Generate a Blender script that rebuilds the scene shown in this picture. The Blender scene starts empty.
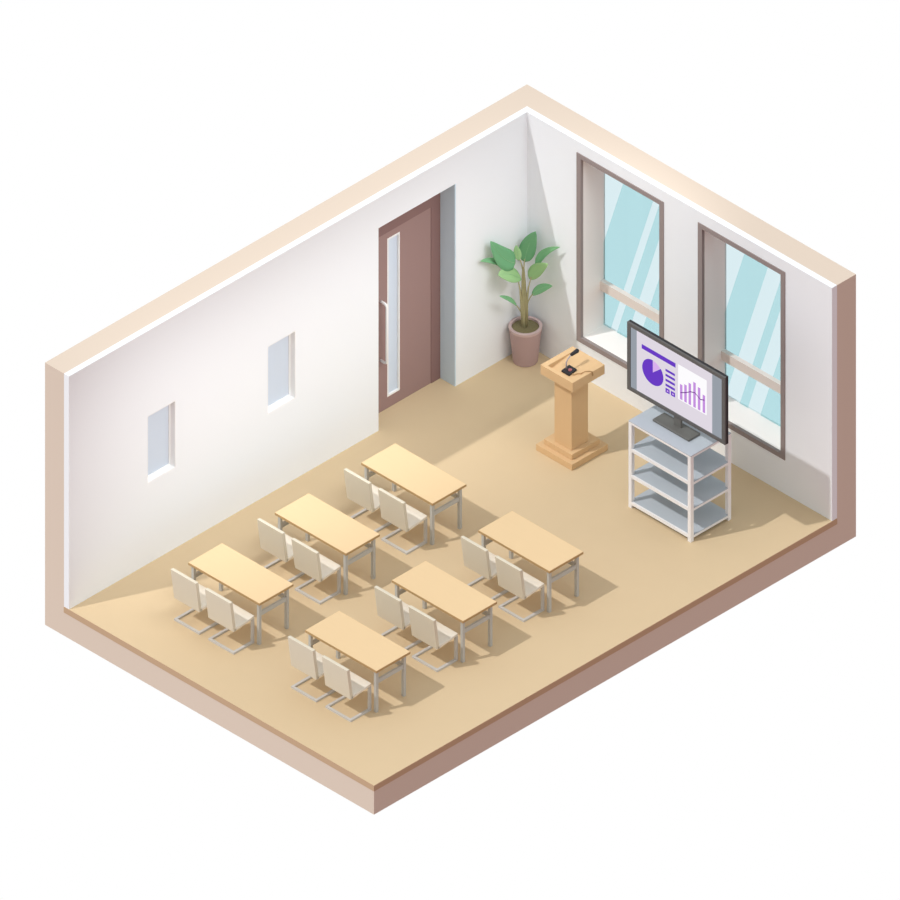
import bpy, bmesh, math
from mathutils import Vector, Matrix
C = bpy.context.scene.collection
S = 80.0                          # picture px per metre of the orthographic camera
A = 1 / (S * math.sqrt(0.5))      # metres per drawing unit along the floor axes
B = 1 / (S * math.sqrt(2 / 3))    # metres per drawing unit upwards
def P(u, v, w=0.0): return Vector((u * A, -v * A, w * B))

# ------------------------------------------------------------------ camera
F = Vector((1, -1, 1)).normalized()
cam = bpy.data.cameras.new('camera'); co = bpy.data.objects.new('camera', cam); C.objects.link(co)
cam.type = 'ORTHO'; cam.ortho_scale = 900 / S; cam.clip_end = 100
co.location = P(52.43, 129.43, 0) + F * 25
co.rotation_euler = F.to_track_quat('Z', 'Y').to_euler()
bpy.context.scene.camera = co
vs = bpy.context.scene.view_settings
vs.view_transform = 'Standard'; vs.look = 'None'; vs.gamma = 1; vs.use_curve_mapping = False; vs.exposure = 0

# ------------------------------------------------------------------ world (studio surround) and lamps
SKY = dict(base=0.765, px=0.0, my=-0.14, low_dark=0.22)
wd = bpy.data.worlds.new('surround'); bpy.context.scene.world = wd; wd.use_nodes = True
nt = wd.node_tree; nt.nodes.clear()
def N(t, **k):
    n = nt.nodes.new(t)
    for a, b in k.items(): setattr(n, a, b)
    return n
tc = N('ShaderNodeTexCoord'); sp = N('ShaderNodeSeparateXYZ'); nt.links.new(tc.outputs['Generated'], sp.inputs[0])
lowr = N('ShaderNodeMapRange'); nt.links.new(sp.outputs['X'], lowr.inputs['Value'])
for k, v in (('From Min', -0.05), ('From Max', 0.55), ('To Min', 1.0), ('To Max', SKY['low_dark'])): lowr.inputs[k].default_value = v
def M(op, a, b):
    n = N('ShaderNodeMath', operation=op)
    for i, x in enumerate((a, b)):
        if isinstance(x, (int, float)): n.inputs[i].default_value = x
        else: nt.links.new(x, n.inputs[i])
    return n.outputs[0]
up = M('ADD', M('ADD', M('MULTIPLY', sp.outputs['X'], SKY['px']), M('MULTIPLY', sp.outputs['Y'], -SKY['my'])), SKY['base'])
zr = N('ShaderNodeMapRange'); nt.links.new(sp.outputs['Z'], zr.inputs['Value'])
zr.inputs['From Min'].default_value = -0.12; zr.inputs['From Max'].default_value = 0.05
mx = N('ShaderNodeMix', data_type='FLOAT'); nt.links.new(zr.outputs[0], mx.inputs[0])
nt.links.new(lowr.outputs[0], mx.inputs[2]); nt.links.new(up, mx.inputs[3])
bg = N('ShaderNodeBackground'); nt.links.new(mx.outputs[0], bg.inputs['Strength'])
# surround below +x is dimmed and reddened to darken +x faces, everything else of the surround is white
dim = M('MULTIPLY', M('DIVIDE', M('SUBTRACT', 1.0, lowr.outputs[0]), 1.0 - SKY['low_dark']), M('SUBTRACT', 1.0, zr.outputs[0]))
cm = N('ShaderNodeMix', data_type='RGBA'); nt.links.new(dim, cm.inputs[0])
cm.inputs[6].default_value = (1, 1, 1, 1); cm.inputs[7].default_value = (1, 0.06, 0.02, 1)
nt.links.new(cm.outputs[2], bg.inputs['Color'])
out = N('ShaderNodeOutputWorld'); nt.links.new(bg.outputs[0], out.inputs[0])

sun = bpy.data.lights.new('sun', 'SUN'); so = bpy.data.objects.new('sun', sun); C.objects.link(so)
SUN_DIR = P(10.5, -24, -42)
so.rotation_euler = (-SUN_DIR).to_track_quat('Z', 'Y').to_euler()
sun.energy = 1.55; sun.angle = math.radians(1); sun.color = (1, 0.98, 0.97)
so.location = P(100, 300, 500)
# added unseen fill lamp, brightens the long white wall and the floor shadow band
wl = bpy.data.lights.new('wall_fill', 'AREA'); wo = bpy.data.objects.new('wall_fill', wl); C.objects.link(wo)
wl.shape = 'RECTANGLE'; wl.size = 8.0; wl.size_y = 1.6; wl.spread = math.radians(56)
wo.location = P(225, 230, 370)
d = P(0, 230, 100) - wo.location
wo.rotation_euler = (Matrix((Vector((0, 1, 0)), (-d).normalized().cross(Vector((0, 1, 0))), (-d).normalized())).transposed()).to_euler()
wl.energy = 50

# ------------------------------------------------------------------ materials
def lin(h):
    r = []
    for i in (0, 2, 4):
        c = int(h[i:i + 2], 16) / 255
        r.append(c / 12.92 if c <= .04045 else ((c + .055) / 1.055) ** 2.4)
    return r
def mat(name, rgb, rough=0.8, spec=0.2, metal=0.0, noise=0.0, scale=8.0, stretch=None):
    if isinstance(rgb, str): rgb = lin(rgb)
    m = bpy.data.materials.new(name); m.use_nodes = True; t = m.node_tree; b = t.nodes['Principled BSDF']
    b.inputs['Roughness'].default_value = rough; b.inputs['Specular IOR Level'].default_value = spec; b.inputs['Metallic'].default_value = metal
    if noise:
        tcn = t.nodes.new('ShaderNodeTexCoord'); mp = t.nodes.new('ShaderNodeMapping')
        if stretch: mp.inputs['Scale'].default_value = stretch
        nz = t.nodes.new('ShaderNodeTexNoise'); nz.inputs['Scale'].default_value = scale; nz.inputs['Detail'].default_value = 3
        cr = t.nodes.new('ShaderNodeMix'); cr.data_type = 'RGBA'
        cr.inputs[6].default_value = [c * (1 - noise) for c in rgb] + [1]
        cr.inputs[7].default_value = [min(1, c * (1 + noise)) for c in rgb] + [1]
        t.links.new(tcn.outputs['Object'], mp.inputs[0]); t.links.new(mp.outputs[0], nz.inputs[0])
        t.links.new(nz.outputs[0], cr.inputs[0]); t.links.new(cr.outputs[2], b.inputs['Base Color'])
    else: b.inputs['Base Color'].default_value = list(rgb) + [1]
    return m
def emit(name, h, k=1.0):
    m = bpy.data.materials.new(name); m.use_nodes = True; t = m.node_tree; t.nodes.clear()
    e = t.nodes.new('ShaderNodeEmission'); e.inputs[0].default_value = lin(h) + [1]; e.inputs[1].default_value = k
    o = t.nodes.new('ShaderNodeOutputMaterial'); t.links.new(e.outputs[0], o.inputs[0]); return m
def mixmat(name, a, b, fac):
    """a, b = (node type, colour)"""
    m = bpy.data.materials.new(name); m.use_nodes = True; t = m.node_tree; t.nodes.clear()
    s = t.nodes.new('ShaderNodeMixShader'); s.inputs[0].default_value = fac
    for i, (ty, col) in enumerate((a, b)):
        n = t.nodes.new(ty); n.inputs['Color'].default_value = list(col) + [1]
        if 'Roughness' in n.inputs and ty.endswith('Glossy'): n.inputs['Roughness'].default_value = .05
        t.links.new(n.outputs[0], s.inputs[i + 1])
    o = t.nodes.new('ShaderNodeOutputMaterial'); t.links.new(s.outputs[0], o.inputs[0]); return m

MT = dict(
    core=mat('cream_masonry', (0.71, 0.605, 0.505)),
    plaster=mat('white_plaster', (0.888, 0.928, 0.965)),
    floor=mat('tan_flooring', (0.68, 0.53, 0.335), noise=.015, scale=3),
    tabletop=mat('pale_wood_laminate', (0.80, 0.60, 0.355), noise=.012, scale=3, stretch=(1, 8, 8)),
    steel=mat('grey_painted_steel', (0.52, 0.52, 0.49)),
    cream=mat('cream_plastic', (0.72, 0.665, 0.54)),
    chairmetal=mat('light_grey_tube', (0.60, 0.585, 0.56)),
    winframe=mat('taupe_window_frame', (0.32, 0.27, 0.26)),
    lining=mat('off_white_window_lining', (0.97, 0.92, 0.885)),
    transom=mat('pale_taupe_transom', (0.80, 0.73, 0.68)),
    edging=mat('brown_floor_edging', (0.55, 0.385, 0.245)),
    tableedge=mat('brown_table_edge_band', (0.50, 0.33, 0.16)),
    seat=mat('cream_seat_unshaded', (0.84, 0.79, 0.69)),  # chair cream lightened to offset the shade cast by the backrest
    white=mat('white_paint', (0.93, 0.93, 0.92)),
    jamb=mat('blue_grey_jamb', (0.64, 0.79, 0.90)),
    door=mat('mauve_brown_door', (0.335, 0.222, 0.208)),
    doorshade=mat('dark_brown_door_shade', (0.25, 0.152, 0.143)),  # darker door brown standing in for shade
    lectern=mat('light_oak', (0.71, 0.485, 0.265), noise=.015, scale=4, stretch=(8, 8, 1)),
    shelf=mat('blue_grey_shelf', (0.50, 0.55, 0.60)),
    shelfwhite=mat('white_cart_frame', (0.90, 0.90, 0.91)),
    black=mat('black_plastic', (0.03, 0.03, 0.034), rough=.5),
    bezel=mat('dark_grey_bezel', (0.13, 0.13, 0.13), rough=.6),
    standgrey=mat('grey_stand_metal', (0.16, 0.16, 0.15), rough=.6),
    pot=mat('mauve_clay', (0.47, 0.335, 0.325)),
    rim=mat('pale_mauve_clay_rim', (0.60, 0.46, 0.45)),
    soil=mat('olive_brown_soil', (0.22, 0.19, 0.10), noise=.2, scale=60),
    stem=mat('olive_stem', (0.42, 0.39, 0.22), noise=.1, scale=30),
    leafd=mat('deep_green_leaf', (0.17, 0.42, 0.21), rough=.6),
    leafm=mat('mid_green_leaf', (0.22, 0.50, 0.25), rough=.6),
    leafl=mat('yellow_green_leaf', (0.36, 0.60, 0.28), rough=.6),
    vein=mat('leaf_vein', (0.30, 0.54, 0.29), rough=.6),
    red=mat('rose_red_button', (0.38, 0.13, 0.14)),
    silver=mat('silver_gooseneck', (0.40, 0.36, 0.38), rough=.4),
    cable=mat('tan_cable', (0.48, 0.30, 0.15)),
    glass=mixmat('pale_blue_glass', ('ShaderNodeBsdfTransparent', (0.843, 0.926, 0.948)), ('ShaderNodeBsdfGlossy', (1, 1, 1)), .008),
    streak_tint=mixmat('reflection_streak_tint', ('ShaderNodeBsdfTransparent', (0.823, 0.930, 0.936)), ('ShaderNodeBsdfGlossy', (1, 1, 1)), .004),  # tints the glass around pale streaks that imitate reflections
    frost=mixmat('frosted_glass', ('ShaderNodeBsdfTranslucent', (.79, .85, .92)), ('ShaderNodeBsdfDiffuse', (.79, .85, .92)), .6),
)

# ------------------------------------------------------------------ mesh helpers (drawing units)
def newbm(): return bmesh.new()
def hexa(bm, pts):
    """8 points: 4 bottom ring, 4 top ring"""
    v = [bm.verts.new(P(*p)) for p in pts]
    for f in ((0, 1, 2, 3), (7, 6, 5, 4), (0, 4, 5, 1), (1, 5, 6, 2), (2, 6, 7, 3), (3, 7, 4, 0)): bm.faces.new([v[i] for i in f])
def box(bm, u0, u1, v0, v1, w0, w1):
    hexa(bm, [(u0, v0, w0), (u1, v0, w0), (u1, v1, w0), (u0, v1, w0), (u0, v0, w1), (u1, v0, w1), (u1, v1, w1), (u0, v1, w1)])
    return bm
def bx(*a): return box(newbm(), *a)
def grid_panel(axis, t0, t1, a0, a1, w0, w1, holes):
    """a wall of thickness t0..t1 with rectangular holes (a0,a1,w0,w1); axis 'u' = thickness along u"""
    bm = newbm()
    As = sorted({a0, a1, *[h[0] for h in holes], *[h[1] for h in holes]}); Ws = sorted({w0, w1, *[h[2] for h in holes], *[h[3] for h in holes]})
    Ws = [w for w in Ws if w0 <= w <= w1]; As = [a for a in As if a0 <= a <= a1]
    def solid(i, j):
        if not (0 <= i < len(As) - 1 and 0 <= j < len(Ws) - 1): return False
        ca, cw = (As[i] + As[i + 1]) / 2, (Ws[j] + Ws[j + 1]) / 2
        return not any(h[0] < ca < h[1] and h[2] < cw < h[3] for h in holes)
    cache = {}
    def V(t, a, w):
        k = (t, a, w)
        if k not in cache: cache[k] = bm.verts.new(P(t, a, w) if axis == 'u' else P(a, t, w))
        return cache[k]
    for i in range(len(As) - 1):
        for j in range(len(Ws) - 1):
            if not solid(i, j): continue
            l, r, b, t = As[i], As[i + 1], Ws[j], Ws[j + 1]
            for T in (t0, t1): bm.faces.new([V(T, l, b), V(T, r, b), V(T, r, t), V(T, l, t)])
            if not solid(i - 1, j): bm.faces.new([V(t0, l, b), V(t1, l, b), V(t1, l, t), V(t0, l, t)])
            if not solid(i + 1, j): bm.faces.new([V(t0, r, b), V(t1, r, b), V(t1, r, t), V(t0, r, t)])
            if not solid(i, j - 1): bm.faces.new([V(t0, l, b), V(t1, l, b), V(t1, r, b), V(t0, r, b)])
            if not solid(i, j + 1): bm.faces.new([V(t0, l, t), V(t1, l, t), V(t1, r, t), V(t0, r, t)])
    return bm
def ring(axis, t0, t1, a0, a1, w0, w1, th, thw=None):
    thw = thw or th
    return grid_panel(axis, t0, t1, a0, a1, w0, w1, [(a0 + th, a1 - th, w0 + thw, w1 - thw)])
def grid_panel_flat(u0, u1, v0, v1, w0, w1, th):
    bm = box(newbm(), u0, u1, v1 - th, v1, w0, w1); box(bm, u0, u1, v0, v0 + th, w0, w1)
    box(bm, u0, u0 + th, v0 + th, v1 - th, w0, w1); box(bm, u1 - th, u1, v0 + th, v1 - th, w0, w1)
    return bm
def tube(pts, r, n=10, metric=False):
    """round tube through points (drawing units), r in metres or list"""
    bm = newbm(); p = [Vector(q) if metric else P(*q) for q in pts]; rs = r if isinstance(r, (list, tuple)) else [r] * len(p)
    rings = []; ref = None
    for i, q in enumerate(p):
        t = (p[min(i + 1, len(p) - 1)] - p[max(i - 1, 0)]).normalized()
        if ref is None: ref = Vector((0, 0, 1)) if abs(t.z) < .9 else Vector((1, 0, 0))
        a = t.cross(ref).normalized(); b = a.cross(t).normalized(); ref = b
        rings.append([bm.verts.new(q + (a * math.cos(2 * math.pi * k / n) + b * math.sin(2 * math.pi * k / n)) * rs[i]) for k in range(n)])
    for x, y in zip(rings, rings[1:]):
        for k in range(n): bm.faces.new([x[k], x[(k + 1) % n], y[(k + 1) % n], y[k]])
    bm.faces.new(rings[0]); bm.faces.new(rings[-1][::-1]); return bm
def lathe(prof, n=48):
    """closed profile of (radius m, z m) points"""
    bm = newbm(); rs = []
    for r, z in prof:
        rs.append([bm.verts.new((0, 0, z))] if r < 1e-6 else [bm.verts.new((r * math.cos(2 * math.pi * k / n), r * math.sin(2 * math.pi * k / n), z)) for k in range(n)])
    for x, y in zip(rs, rs[1:]):
        for k in range(n):
            k2 = (k + 1) % n
            if len(x) == 1 and len(y) == 1: continue
            if len(x) == 1: bm.faces.new([x[0], y[k2], y[k]])
            elif len(y) == 1: bm.faces.new([x[k], x[k2], y[0]])
            else: bm.faces.new([x[k], x[k2], y[k2], y[k]])
    return bm
def obj(name, bm, m, parent=None, loc=None, smooth=False, bevel=0.0, label=None):
    bmesh.ops.recalc_face_normals(bm, faces=bm.faces)
    me = bpy.data.meshes.new(name); bm.to_mesh(me); bm.free()
    me.materials.append(MT[m] if isinstance(m, str) else m)
    if smooth:
        for p in me.polygons: p.use_smooth = True
    o = bpy.data.objects.new(name, me); C.objects.link(o)
    if parent: o.parent = parent
    if loc is not None: o.location = loc
    if bevel:
        b = o.modifiers.new('bevel', 'BEVEL'); b.width = bevel; b.segments = 2; b.limit_method = 'ANGLE'
    if label: o['label'] = label
    return o
def thing(name, label, cat, loc, group=None, kind=None):
    o = bpy.data.objects.new(name, None); C.objects.link(o); o.empty_display_size = .1
    o.location = P(*loc); o['label'] = label; o['category'] = cat
    if group: o['group'] = group
    if kind: o['kind'] = kind
    return o
def tag(o, label, cat, group=None, kind=None):
    o['label'] = label; o['category'] = cat
    if group: o['group'] = group
    if kind: o['kind'] = kind
    return o
def dup(root, loc, label):
    r = root.copy(); C.objects.link(r); r.location = P(*loc); r['label'] = label
    for ch in list(root.children):
        c = ch.copy(); C.objects.link(c); c.parent = r
        for g in list(ch.children):
            k = g.copy(); C.objects.link(k); k.parent = c
    return r

# ------------------------------------------------------------------ the setting
UM, VM, H, TH, PL = 305.0, 458.0, 233.0, 24.0, 5.0
DOOR = (71.0, 148.5, 0.0, 202.5)
DOORC = (71.0, 148.5, -6.0, 202.5)
SW = [(231.4, 259.6, 80.5, 148.0), (351.4, 379.8, 80.5, 147.5)]
BW = [(50.0, 137.0, 34.0, 222.0), (171.3, 258.3, 34.0, 222.0)]
# floor: wood layer and pale slab under it
bm = box(newbm(), -PL, UM, -PL, VM, -5.7, 0)
box(bm, -18.9, -PL, DOOR[0] + .05, DOOR[1] - .05, -5.7, 0)
fl = tag(obj('floor', bm, 'floor'), 'tan wood floor of the room with a thin brown edge', 'floor', kind='structure')
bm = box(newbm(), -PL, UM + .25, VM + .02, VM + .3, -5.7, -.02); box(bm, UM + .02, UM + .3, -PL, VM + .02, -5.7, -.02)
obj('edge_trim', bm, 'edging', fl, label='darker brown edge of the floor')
obj('base_slab', bx(-TH, UM, -TH, VM, -29.2, -5.72), 'core', fl)
wlft = tag(obj('wall_left', grid_panel('u', -TH, -PL, -TH, VM, -5.7, H, [DOORC] + SW), 'core'), 'long white wall with door and two small windows, cream top', 'wall', kind='structure')
obj('plaster', grid_panel('u', -PL, 0, 0, VM, 0, H, [DOOR] + SW), 'plaster', wlft)
wr = tag(obj('wall_right', grid_panel('v', -TH, -PL, -PL, UM, -5.7, H, BW), 'core'), 'light grey wall with two tall windows, cream top', 'wall', kind='structure')
obj('plaster', grid_panel('v', -PL, 0, -PL, UM, 0, H, BW), 'plaster', wr)

# tall windows in the right wall
def clip_stripe(a0, a1, u0, u1, w0, w1, k=.278, ref=190.0):
    """band between two slanted lines, clipped to the pane rectangle"""
    poly = [(a0 - (ref - w0) * k, w0), (a1 - (ref - w0) * k, w0), (a1 - (ref - w1) * k, w1), (a0 - (ref - w1) * k, w1)]
    for ax, lim, sg in ((0, u0, 1), (0, u1, -1)):
        out_ = []
        for i in range(len(poly)):
            p, q = poly[i - 1], poly[i]; ip, iq = (p[ax] - lim) * sg >= 0, (q[ax] - lim) * sg >= 0
            if ip != iq:
                t = (lim - p[ax]) / (q[ax] - p[ax]); out_.append((lim, p[1] + (q[1] - p[1]) * t))
            if iq: out_.append(q)
        poly = out_
    return poly
def slab(poly, t0, t1, plane='v'):
    bm = newbm()
    f = (lambda a, w, t: P(a, t, w)) if plane == 'v' else (lambda a, w, t: P(t, a, w))
    a = [bm.verts.new(f(x, y, t0)) for x, y in poly]; b = [bm.verts.new(f(x, y, t1)) for x, y in poly]
    bm.faces.new(a); bm.faces.new(b[::-1])
    for i in range(len(a)): bm.faces.new([a[i - 1], a[i], b[i], b[i - 1]])
    return bm
for i, (a0, a1, w0, w1) in enumerate(BW):
    Wd = a1 - a0
    t = thing('window_%d' % (i + 1), ['tall window with taupe frame next to the potted plant corner', 'tall window with taupe frame behind the television, farther from the corner'][i], 'window', (a0, 0, w0), kind='structure')
    hh = w1 - w0
    obj('window_frame', ring('v', -2, .6, 0, Wd, 0, hh, 4.2, 4.6), 'winframe', t)
    obj('window_lining', ring('v', -TH, -2.02, 0.02, Wd - .02, 0.02, hh - .02, 4.0, 4.4), 'lining', t)
    pane = obj('window_pane', bx(4.02, Wd - 4.02, -23.6, -22.8, 4.42, hh - 4.42), 'glass', t, label='pale blue glass pane')
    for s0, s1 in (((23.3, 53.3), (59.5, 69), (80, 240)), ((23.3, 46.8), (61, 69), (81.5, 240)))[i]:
        obj('streak_gap_band', slab(clip_stripe(s0, s1, 4.1, Wd - 4.1, 4.5, hh - 4.5, ref=190 - w0), -22.7, -22.5), 'streak_tint', pane, label='deeper blue band between painted reflection streaks on the glass')  # gaps left pale stand in for slanted reflections
    obj('transom_bar', bx(4.02, Wd - 4.02, -22.5, -18.8, 41.5, 50.5), 'transom', t)
# small windows in the left wall
for i, (a0, a1, w0, w1) in enumerate(SW):
    t = thing('window_%d' % (i + 3), ['small narrow frosted window between the door and its twin', 'small narrow frosted window nearest the open end of the long wall'][i], 'window', (0, a0, w0), kind='structure')
    Wd, hh = a1 - a0, w1 - w0
    obj('window_lining', ring('u', -TH, -0.1, 0.02, Wd - .02, 0.02, hh - .02, .5), 'white', t)
    obj('window_frame', ring('u', -6.5, -4.6, .54, Wd - .54, .54, hh - .54, 1.3, 1.3), 'white', t)
    obj('window_pane', bx(-6.0, -5.3, 1.86, Wd - 1.86, 1.86, hh - 1.86), 'frost', t, label='pale blue frosted pane')
# door in the left wall
t = thing('door_1', 'mauve brown door with a narrow glass slit and white pull handle', 'door', (0, DOOR[0], 0), kind='structure')
DW, DH = DOOR[1] - DOOR[0], DOOR[3]
bm = box(newbm(), -19.0, -.1, .05, 1.0, .02, DH - .05); box(bm, -19.0, -3, DW - 1.0, DW - .05, .02, DH - .05); box(bm, -19.0, -3, 1.0, DW - 1.0, DH - 1.0, DH - .05)
obj('door_jamb', bm, 'jamb', t, label='blue grey door reveal')
obj('door_shade_band', slab([(1.02, 0.05), (10.2, 0.05), (10.2, DH - 26.3), (DW - 1.02, DH - 26.3), (DW - 1.02, DH - 1.02), (1.02, DH - 1.02)], -19, -14.6, 'u'), 'doorshade', t)  # shade of lintel and right jamb on the door, built as a dark slab
dp = obj('door_panel', grid_panel('u', -18.5, -15, 10.25, DW - 1.03, .15, DH - 26.35, [(41.4, 53.8, 11.4, 169.6)]), 'door', t)
obj('glass_slit', bx(-17.5, -16.5, 41.42, 53.78, 11.42, 169.58), 'frost', dp, label='pale blue frosted glass slit')
obj('slit_trim', ring('u', -16.45, -14.8, 41.42, 53.78, 11.42, 169.58, 1.1, 1.6), 'white', dp, label='white trim around the slit')
hp = [(-15, 60.5, 111), (-11, 60.5, 111), (-9.4, 60.5, 110.3), (-8.6, 60.5, 108.5), (-8.6, 60.5, 54.5), (-9.4, 60.5, 52.7), (-11, 60.5, 52), (-15, 60.5, 52)]
obj('door_handle', tube(hp, .019, 12), 'white', t, smooth=True, label='white vertical pull handle')

# ------------------------------------------------------------------ tables
COL = (56.2, 173.2); ROW = (361.0, 274.5, 188.0); TW, TD, TZ = 71.3, 34.0, 43.0
row_txt = ('front row by the open floor edge', 'middle row', 'row nearest the television'); col_txt = ('wall side', 'open side')
def make_table(loc, label):
    t = thing('classroom_table', label, 'table', loc, 'pale wood classroom tables')
    tt = obj('tabletop', bx(.2, TW - .2, .2, TD - .2, TZ - 2.3, TZ), 'tabletop', t)
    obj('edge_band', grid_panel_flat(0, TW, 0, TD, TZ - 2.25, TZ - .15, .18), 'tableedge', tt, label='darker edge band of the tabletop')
    q = 2.3; us = (2.2, TW - 1.3 - q); vs_ = (3.2, TD - 1.0 - q)
    for a in us:
        for b in vs_: obj('leg', bx(a, a + q, b, b + q, 0, TZ - 2.3), 'steel', t)
    for a in us: obj('side_rail', bx(a + .3, a + q - .3, vs_[0] + q, vs_[1], 28.2, 32), 'steel', t)
    obj('back_rail', bx(us[0] + q, us[1], vs_[0] + .3, vs_[0] + q - .3, 28.2, 32), 'steel', t)
    return t
def make_chair(loc, label):
    t = thing('cantilever_chair', label, 'chair', loc, 'cream cantilever chairs at the tables')
    W_, r = 25.4, 1.9
    bm = newbm(); hexa(bm, [(0, 0, 24.6), (W_, 0, 24.6), (W_, 20, 22.6), (0, 20, 22.6), (0, 0, 27.1), (W_, 0, 27.1), (W_, 20, 25.2), (0, 20, 25.2)])
    obj('seat', bm, 'seat', t, bevel=.006)
    bm = newbm(); hexa(bm, [(0, 18.3, 22.4), (W_, 18.3, 22.4), (W_, 21.0, 22.4), (0, 21.0, 22.4), (0, 21.9, 53.4), (W_, 21.9, 53.4), (W_, 24.6, 53.4), (0, 24.6, 53.4)])
    obj('backrest', bm, 'cream', t, bevel=.006)
    for a in (0, W_ - r): obj('leg', bx(a, a + r, .2, .2 + r, 1.8, 24.6), 'chairmetal', t)
    bm = newbm(); poly = [(0, .2), (r, .2), (r, 19.2), (W_ - r, 19.2), (W_ - r, .2), (W_, .2), (W_, 21), (0, 21)]
    a = [bm.verts.new(P(x, y, 0)) for x, y in poly]; b = [bm.verts.new(P(x, y, 1.8)) for x, y in poly]
    for i in range(8): bm.faces.new([a[i - 1], a[i], b[i], b[i - 1]])
    for s in (a, b):
        bm.faces.new([s[0], s[1], s[2], s[7]]); bm.faces.new([s[2], s[3], s[6], s[7]]); bm.faces.new([s[3], s[4], s[5], s[6]])
    obj('sled_base', bm, 'chairmetal', t)
    return t
t0 = c0 = None
for ri, v0 in enumerate(ROW):
    for ci, u0 in enumerate(COL):
        lab = 'pale wood table with grey legs, %s, %s' % (row_txt[ri], col_txt[ci])
        if t0 is None: t0 = make_table((u0, v0, 0), lab)
        else: dup(t0, (u0, v0, 0), lab)
        for k, du in enumerate((5.8, 40.0)):
            lab = '%s cream chair at the %s side table, %s' % (('left-hand', 'right-hand')[k], col_txt[ci].split()[0], ('front row by the floor edge', 'middle row', 'row nearest the television')[ri])
            loc = (u0 + du, v0 + 33, 0)
            if c0 is None: c0 = make_chair(loc, lab)
            else: dup(c0, loc, lab)

# ------------------------------------------------------------------ lectern
t = thing('lectern', 'light oak lectern on a stepped base between plant and television', 'lectern', (95.4, 50.5, 0))
obj('lower_step', bx(0, 36, 0, 36, 0, 6), 'lectern', t, bevel=.004)
obj('upper_step', bx(4, 32, 4, 32, 6.01, 11.3), 'lectern', t, bevel=.004)
obj('column', bx(11, 28.2, 12, 28.5, 11.32, 76.4), 'lectern', t, bevel=.003)
bm = newbm()   # tray with a rim; its floor rises towards the back
z0, z1 = 76.42, 85.5
box(bm, 2.5, 7, 1.8, 33.8, z0, z1); box(bm, 31.5, 34.5, 1.8, 33.8, z0, z1); box(bm, 7, 31.5, 31, 33.8, z0, z1)
hexa(bm, [(7, 1.8, z0), (31.5, 1.8, z0), (31.5, 31, z0), (7, 31, z0), (7, 1.8, z1 + .3), (31.5, 1.8, z1 + .3), (31.5, 31, z1 - 4.5), (7, 31, z1 - 4.5)])
obj('desk_tray', bm, 'lectern', t)
# desktop microphone lying in the tray
def tray_w(v): return 81.0 + (31 - v) / 29.2 * 4.8
L0 = Vector((95.4, 50.5, 0))
def LP(a, b, w): return (a, b, w)
m = thing('desk_microphone', 'black gooseneck microphone standing in the lectern tray', 'microphone', (95.4, 50.5, 0))
vb0, vb1, ub0, ub1 = 18.6, 26.6, 15.8, 23.8
bm = newbm(); hexa(bm, [(ub0, vb0, tray_w(vb0)), (ub1, vb0, tray_w(vb0)), (ub1, vb1, tray_w(vb1)), (ub0, vb1, tray_w(vb1)), (ub0, vb0, tray_w(vb0) + 1.8), (ub1, vb0, tray_w(vb0) + 1.8), (ub1, vb1, tray_w(vb1) + 1.8), (ub0, vb1, tray_w(vb1) + 1.8)])
obj('microphone_base', bm, 'black', m, bevel=.008)
wb = tray_w(22.8) + 1.8
obj('button', tube([(20.8, 22.6, wb - .4), (20.8, 22.6, wb + .7)], .026, 14), 'red', m, label='rose red button')
neck = [(18, 23.6, wb - .3), (18, 23.6, wb + 4), (18, 23.5, wb + 7), (18.1, 22.4, wb + 9.2), (18.3, 19.6, wb + 11.6)]
obj('gooseneck', tube(neck, .0095, 10), 'silver', m, smooth=True, label='silver gooseneck')
obj('microphone_head', tube([(18.3, 19.6, wb + 11.6), (18.4, 19, wb + 11.9), (19, 13.4, wb + 13.3), (19.1, 12.7, wb + 13.5)], [.012, .022, .029, .018], 14), 'black', m, smooth=True)
cb = [(23.7, 23.5, tray_w(23.5) + .6), (24.8, 23.8, tray_w(23.8) + .5), (25.8, 23.2, tray_w(23.2) + .5), (26.5, 21, tray_w(21) + .5), (28.5, 19.6, tray_w(19.6) + .5), (31, 18, 86.1), (33, 15.5, 86.1), (34.9, 14.5, 86.0), (35.1, 14.3, 84.5), (35.15, 14.2, 82)]
obj('cable', tube(cb, .0075, 8), 'cable', m, smooth=True, label='tan cable')

# ------------------------------------------------------------------ television cart
t = thing('television_cart', 'white framed cart with blue grey open shelves under the television', 'cart', (190.8, 48.8, 0))
CW, CD, CH, q = 62.2, 40.5, 86.3, 3.0
for a in (0, CW - q):
    for b in (0, CD - q): obj('post', bx(a, a + q, b, b + q, 0, CH - .6), 'shelfwhite', t)
for w in (3.4, 30.2, 56.4, 83.6):
    top = w > 80
    s = obj('shelf', bx(0 if top else .15, CW if top else CW - .15, 0 if top else .15, CD if top else CD - .15, w + 2.0, w + 2.7), 'shelf', t)
    bm = newbm()
    box(bm, q, CW - q, CD - 1.4, CD, w, w + 2.85 if not top else w + 1.98); box(bm, q, CW - q, 0, 1.4, w, w + 1.98)
    box(bm, 0, 1.4, q, CD - q, w, w + 1.98); box(bm, CW - 1.4, CW, q, CD - q, w, w + 1.98)
    obj('shelf_rim', bm, 'shelfwhite', s, label='white rim around the shelf')

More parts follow.
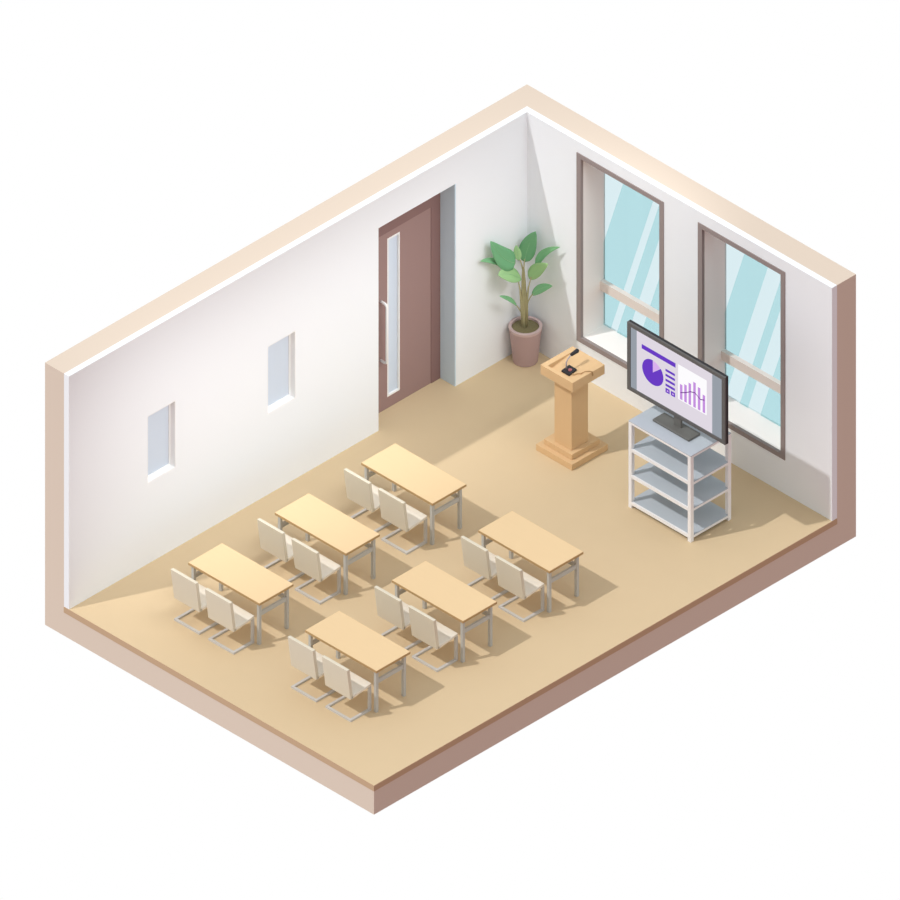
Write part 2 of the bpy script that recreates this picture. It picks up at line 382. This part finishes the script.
# ------------------------------------------------------------------ television
t = thing('television', 'flat dark grey television on the cart showing purple charts', 'television', (173.3, 70, CH))
z = 98.6 - CH; TWd, THt = 98.0, 67.4
obj('stand_plate', bx(30, 66.4, -4, 8, .02, 2.2), 'standgrey', t, bevel=.01)
obj('stand_neck', bx(45.6, 52.4, .2, 1.85, 2.2, z + 8), 'standgrey', t)
cabn = grid_panel('v', 1.9, 3.4, 0, TWd, z, z + THt, [(3.2, TWd - 3.4, z + 3.6, z + THt - 3.6)])
cab = obj('cabinet', cabn, 'bezel', t, bevel=.004)
obj('back_cover', bx(0, TWd, -.2, 1.88, z, z + THt), 'black', t, bevel=.004)
scr = obj('screen', bx(3.22, TWd - 3.42, 1.9, 2.7, z + 3.62, z + THt - 3.62), emit('screen_grey', '989fa8'), t, label='lit screen with a purple pie chart and bar chart')
def flat(name, poly, m, lay, label=None):
    """poly of (s, down) in the screen plane"""
    pl = [(s, z + THt - dn) for s, dn in poly]
    return obj(name, slab(pl, 2.7 + .06 * lay, 2.76 + .06 * lay), m, scr, label=label)
def rect(a, b, c, d): return [(a, c), (b, c), (b, d), (a, d)]
E = {k: emit('screen_' + k, h) for k, h in dict(lilac='e0d9e3', violet='6a3cc4', pink='d9b0ee', white='fdfcfe', bar='c692e0', line='6b2f8c').items()}
flat('slide', rect(9.2, 84.6, 3.8, THt - 3.8), E['lilac'], 0, 'pale lilac slide')
flat('title_bar', rect(14.2, 48, 14.6, 19.0), E['violet'], 1)
def pie(a0, a1, r=10.6, n=40, cx=25.3, cy=36.8):
    ps = [(cx, cy)] if a1 - a0 < 359 else []
    for i in range(n + 1):
        a = math.radians(a0 + (a1 - a0) * i / n); ps.append((cx + r * math.sin(a), cy - r * A / B * math.cos(a)))
    return ps
flat('pie_chart', pie(48, 360), E['violet'], 1); flat('pie_slice', pie(2, 46, 10.2), E['pink'], 1)
for y in (25.6, 30.5, 35.4, 40.3): flat('text_line', rect(38, 47.4, y, y + 2.3), E['violet'], 1)
for s in (38, 43.4):
    flat('legend_box', rect(s, s + 4.1, 44.6, 49.0), E['violet'], 1); flat('legend_box', rect(s + 1.4, s + 2.9, 46.1, 47.6), E['pink'], 2)
flat('chart_area', rect(50.6, 79.2, 13.8, 48.6), E['white'], 1)
for s, y in ((52.5, 32.4), (56.8, 30.2), (61.1, 26.2), (65.8, 22.6), (70.4, 25.2), (75.2, 30)): flat('chart_bar', rect(s, s + 2.5, y, 47.5), E['bar'], 2)
pts = [(53, 40.8), (58, 38), (63, 34.2), (67.5, 32.7), (73, 36.2), (77, 34.6)]
flat('trend_line', [(s, y - .45) for s, y in pts] + [(s, y + .45) for s, y in reversed(pts)], E['line'], 3)

# ------------------------------------------------------------------ potted plant
PU, PV = 12.6, 14.2
t = thing('potted_plant', 'leafy green plant in a mauve pot in the room corner', 'plant', (PU, PV, 0))
hz = 35.3 * B; rb, rt = .157, .211
obj('pot', lathe([(0, 0), (rb - .01, 0), (rb, .008), (rt - .006, hz - .05), (rt - .006, hz - .03), (rt - .036, hz - .03), (rb - .03, .03), (0, .03)]), 'pot', t, smooth=False)
obj('pot_rim', lathe([(rt - .036, hz - .045), (rt - .004, hz - .045), (rt - .003, hz - .022), (rt + .001, hz - .02), (rt + .002, hz - .005), (rt - .004, hz), (rt - .034, hz), (rt - .038, hz - .006), (rt - .036, hz - .045)]), 'rim', t, label='paler mauve rim')
obj('soil', lathe([(0, hz - .05), (rt - .037, hz - .05), (rt - .037, hz - .035), (rt - .08, hz - .026), (0, hz - .022)]), 'soil', t)
def Q(sx, sy, u=None, v=None):
    """point on the plant seen at this place of the drawing, at a chosen distance from one wall; local to the pot"""
    if u is None: u = v + (sx - 527)
    if v is None: v = u - (sx - 527)
    w = 345 + .57735 * (u + v) - sy
    return P(u - PU, v - PV, w)
def stalk(pts, r, name='stem'): return obj(name, tube(pts, r, 10, metric=True), 'stem', t, smooth=True)
ax = lambda sx, sy, dv=0: Q(sx, sy, v=PV + dv)
stalk([ax(524.6, 330), ax(524.4, 318), ax(524, 300), ax(523.3, 285), ax(523, 270), ax(521.5, 264), ax(519, 257)], [.040, .038, .031, .026, .013, .008, .006])
stalk([ax(526.2, 326), ax(525.8, 300), ax(524.6, 280), ax(523.8, 268), ax(524.6, 259)], [.022, .020, .014, .008, .006])
stalk([ax(523, 324, 1), ax(521.6, 305, 1.5), ax(520.2, 290, 2), ax(518, 280, 3)], [.026, .018, .012, .006])
stalk([ax(526.5, 322), ax(527, 300), ax(528.3, 288), ax(531.2, 277, 1)], [.022, .015, .010, .006])
stalk([ax(526, 312), ax(528, 302), ax(530.3, 297), ax(533, 294)], [.009, .008, .007, .005])
stalk([ax(522.5, 316, 1), ax(520.5, 311, 2), ax(518.4, 308, 3), ax(515.8, 304.5, 4)], [.009, .008, .007, .005])
def leaf(base, mid, tip, halfw, wdir, m, cup=.15, n=14, wpos=.45, name='leaf'):
    """curved blade along a quadratic path; halfw metres; wdir = rough width direction"""
    bm = newbm(); b = Vector(base); c = Vector(mid) * 2 - (Vector(base) + Vector(tip)) * .5; e = Vector(tip)
    rows = []; mids = []
    for i in range(n + 1):
        s = i / n; p = b * (1 - s) ** 2 + c * 2 * s * (1 - s) + e * s * s
        tg = ((c - b) * (1 - s) + (e - c) * s).normalized()
        side = (Vector(wdir) - tg * Vector(wdir).dot(tg)).normalized(); nr = tg.cross(side).normalized()
        if nr.dot(F) < 0: nr = -nr
        s2 = s ** (math.log(.5) / math.log(wpos)); wv = halfw * math.sin(math.pi * min(1, s2)) ** .72 + .0008
        mids.append((p, nr)); rows.append([bm.verts.new(p + side * wv * k + nr * (abs(k) * wv * cup * (1 + .25 * math.sin(i * 2.4)))) for k in (-1, -.5, 0, .5, 1)])
    for x, y in zip(rows, rows[1:]):
        for k in range(4): bm.faces.new([x[k], x[k + 1], y[k + 1], y[k]])
    o = obj(name, bm, m, t, smooth=True); md = o.modifiers.new('thickness', 'SOLIDIFY'); md.thickness = .004
    obj('midrib', tube([p + nr * .002 for p, nr in mids[:-1]], [.0042 * (1 - .7 * i / n) for i in range(n)], 6, metric=True), 'vein', o, smooth=True)
    return o
R_ = Vector((1, 1, 0)).normalized(); U_ = Vector((-1, 1, 2)).normalized()
def wd_(dx, dy, f=0): return R_ * dx - U_ * dy + F * f
leaf(Q(515.5, 263, u=12), Q(502.5, 257, u=9), Q(490.5, 241.2, u=6), .135, wd_(-.5, .75, .25), 'leafd', .12, wpos=.36)
leaf(Q(503, 267.5, u=9), Q(493, 261.2, u=6), Q(480.3, 261.2, u=4), .040, wd_(.1, 1, .3), 'leafm', .3)
leaf(Q(518.5, 260.5, u=10.5), Q(517.5, 253, u=9), Q(515.8, 245.2, u=7), .050, wd_(1, .1, .2), 'leafl', .15)
leaf(Q(521.5, 279.5, u=15), Q(510.5, 274.5, u=14), Q(498, 275, u=13), .105, wd_(.15, 1, .2), 'leafl', .12, wpos=.5)
leaf(Q(524.8, 262, v=11), Q(528.6, 246, v=9), Q(535.8, 231.3, v=7), .108, wd_(.95, .35, .1), 'leafd', .12, wpos=.4)
leaf(Q(536.6, 266.5, v=9), Q(544.5, 252.8, v=7), Q(560.3, 247, v=4), .050, wd_(.8, .75, .2), 'leafm', .3, wpos=.38)
leaf(Q(529.6, 279, v=14), Q(536.8, 270, v=13.5), Q(548.2, 263.8, v=13), .085, wd_(.6, .75, .1), 'leafl', .12, wpos=.45)
leaf(Q(531.6, 295, v=13), Q(541, 288.6, v=11.5), Q(552.3, 286, v=10), .058, wd_(.1, 1, .1), 'leafm', .15)
leaf(Q(516.6, 305.6, u=15), Q(509.5, 299.5, u=14), Q(499.5, 296, u=13), .033, wd_(.2, 1, .1), 'leafm', .25)
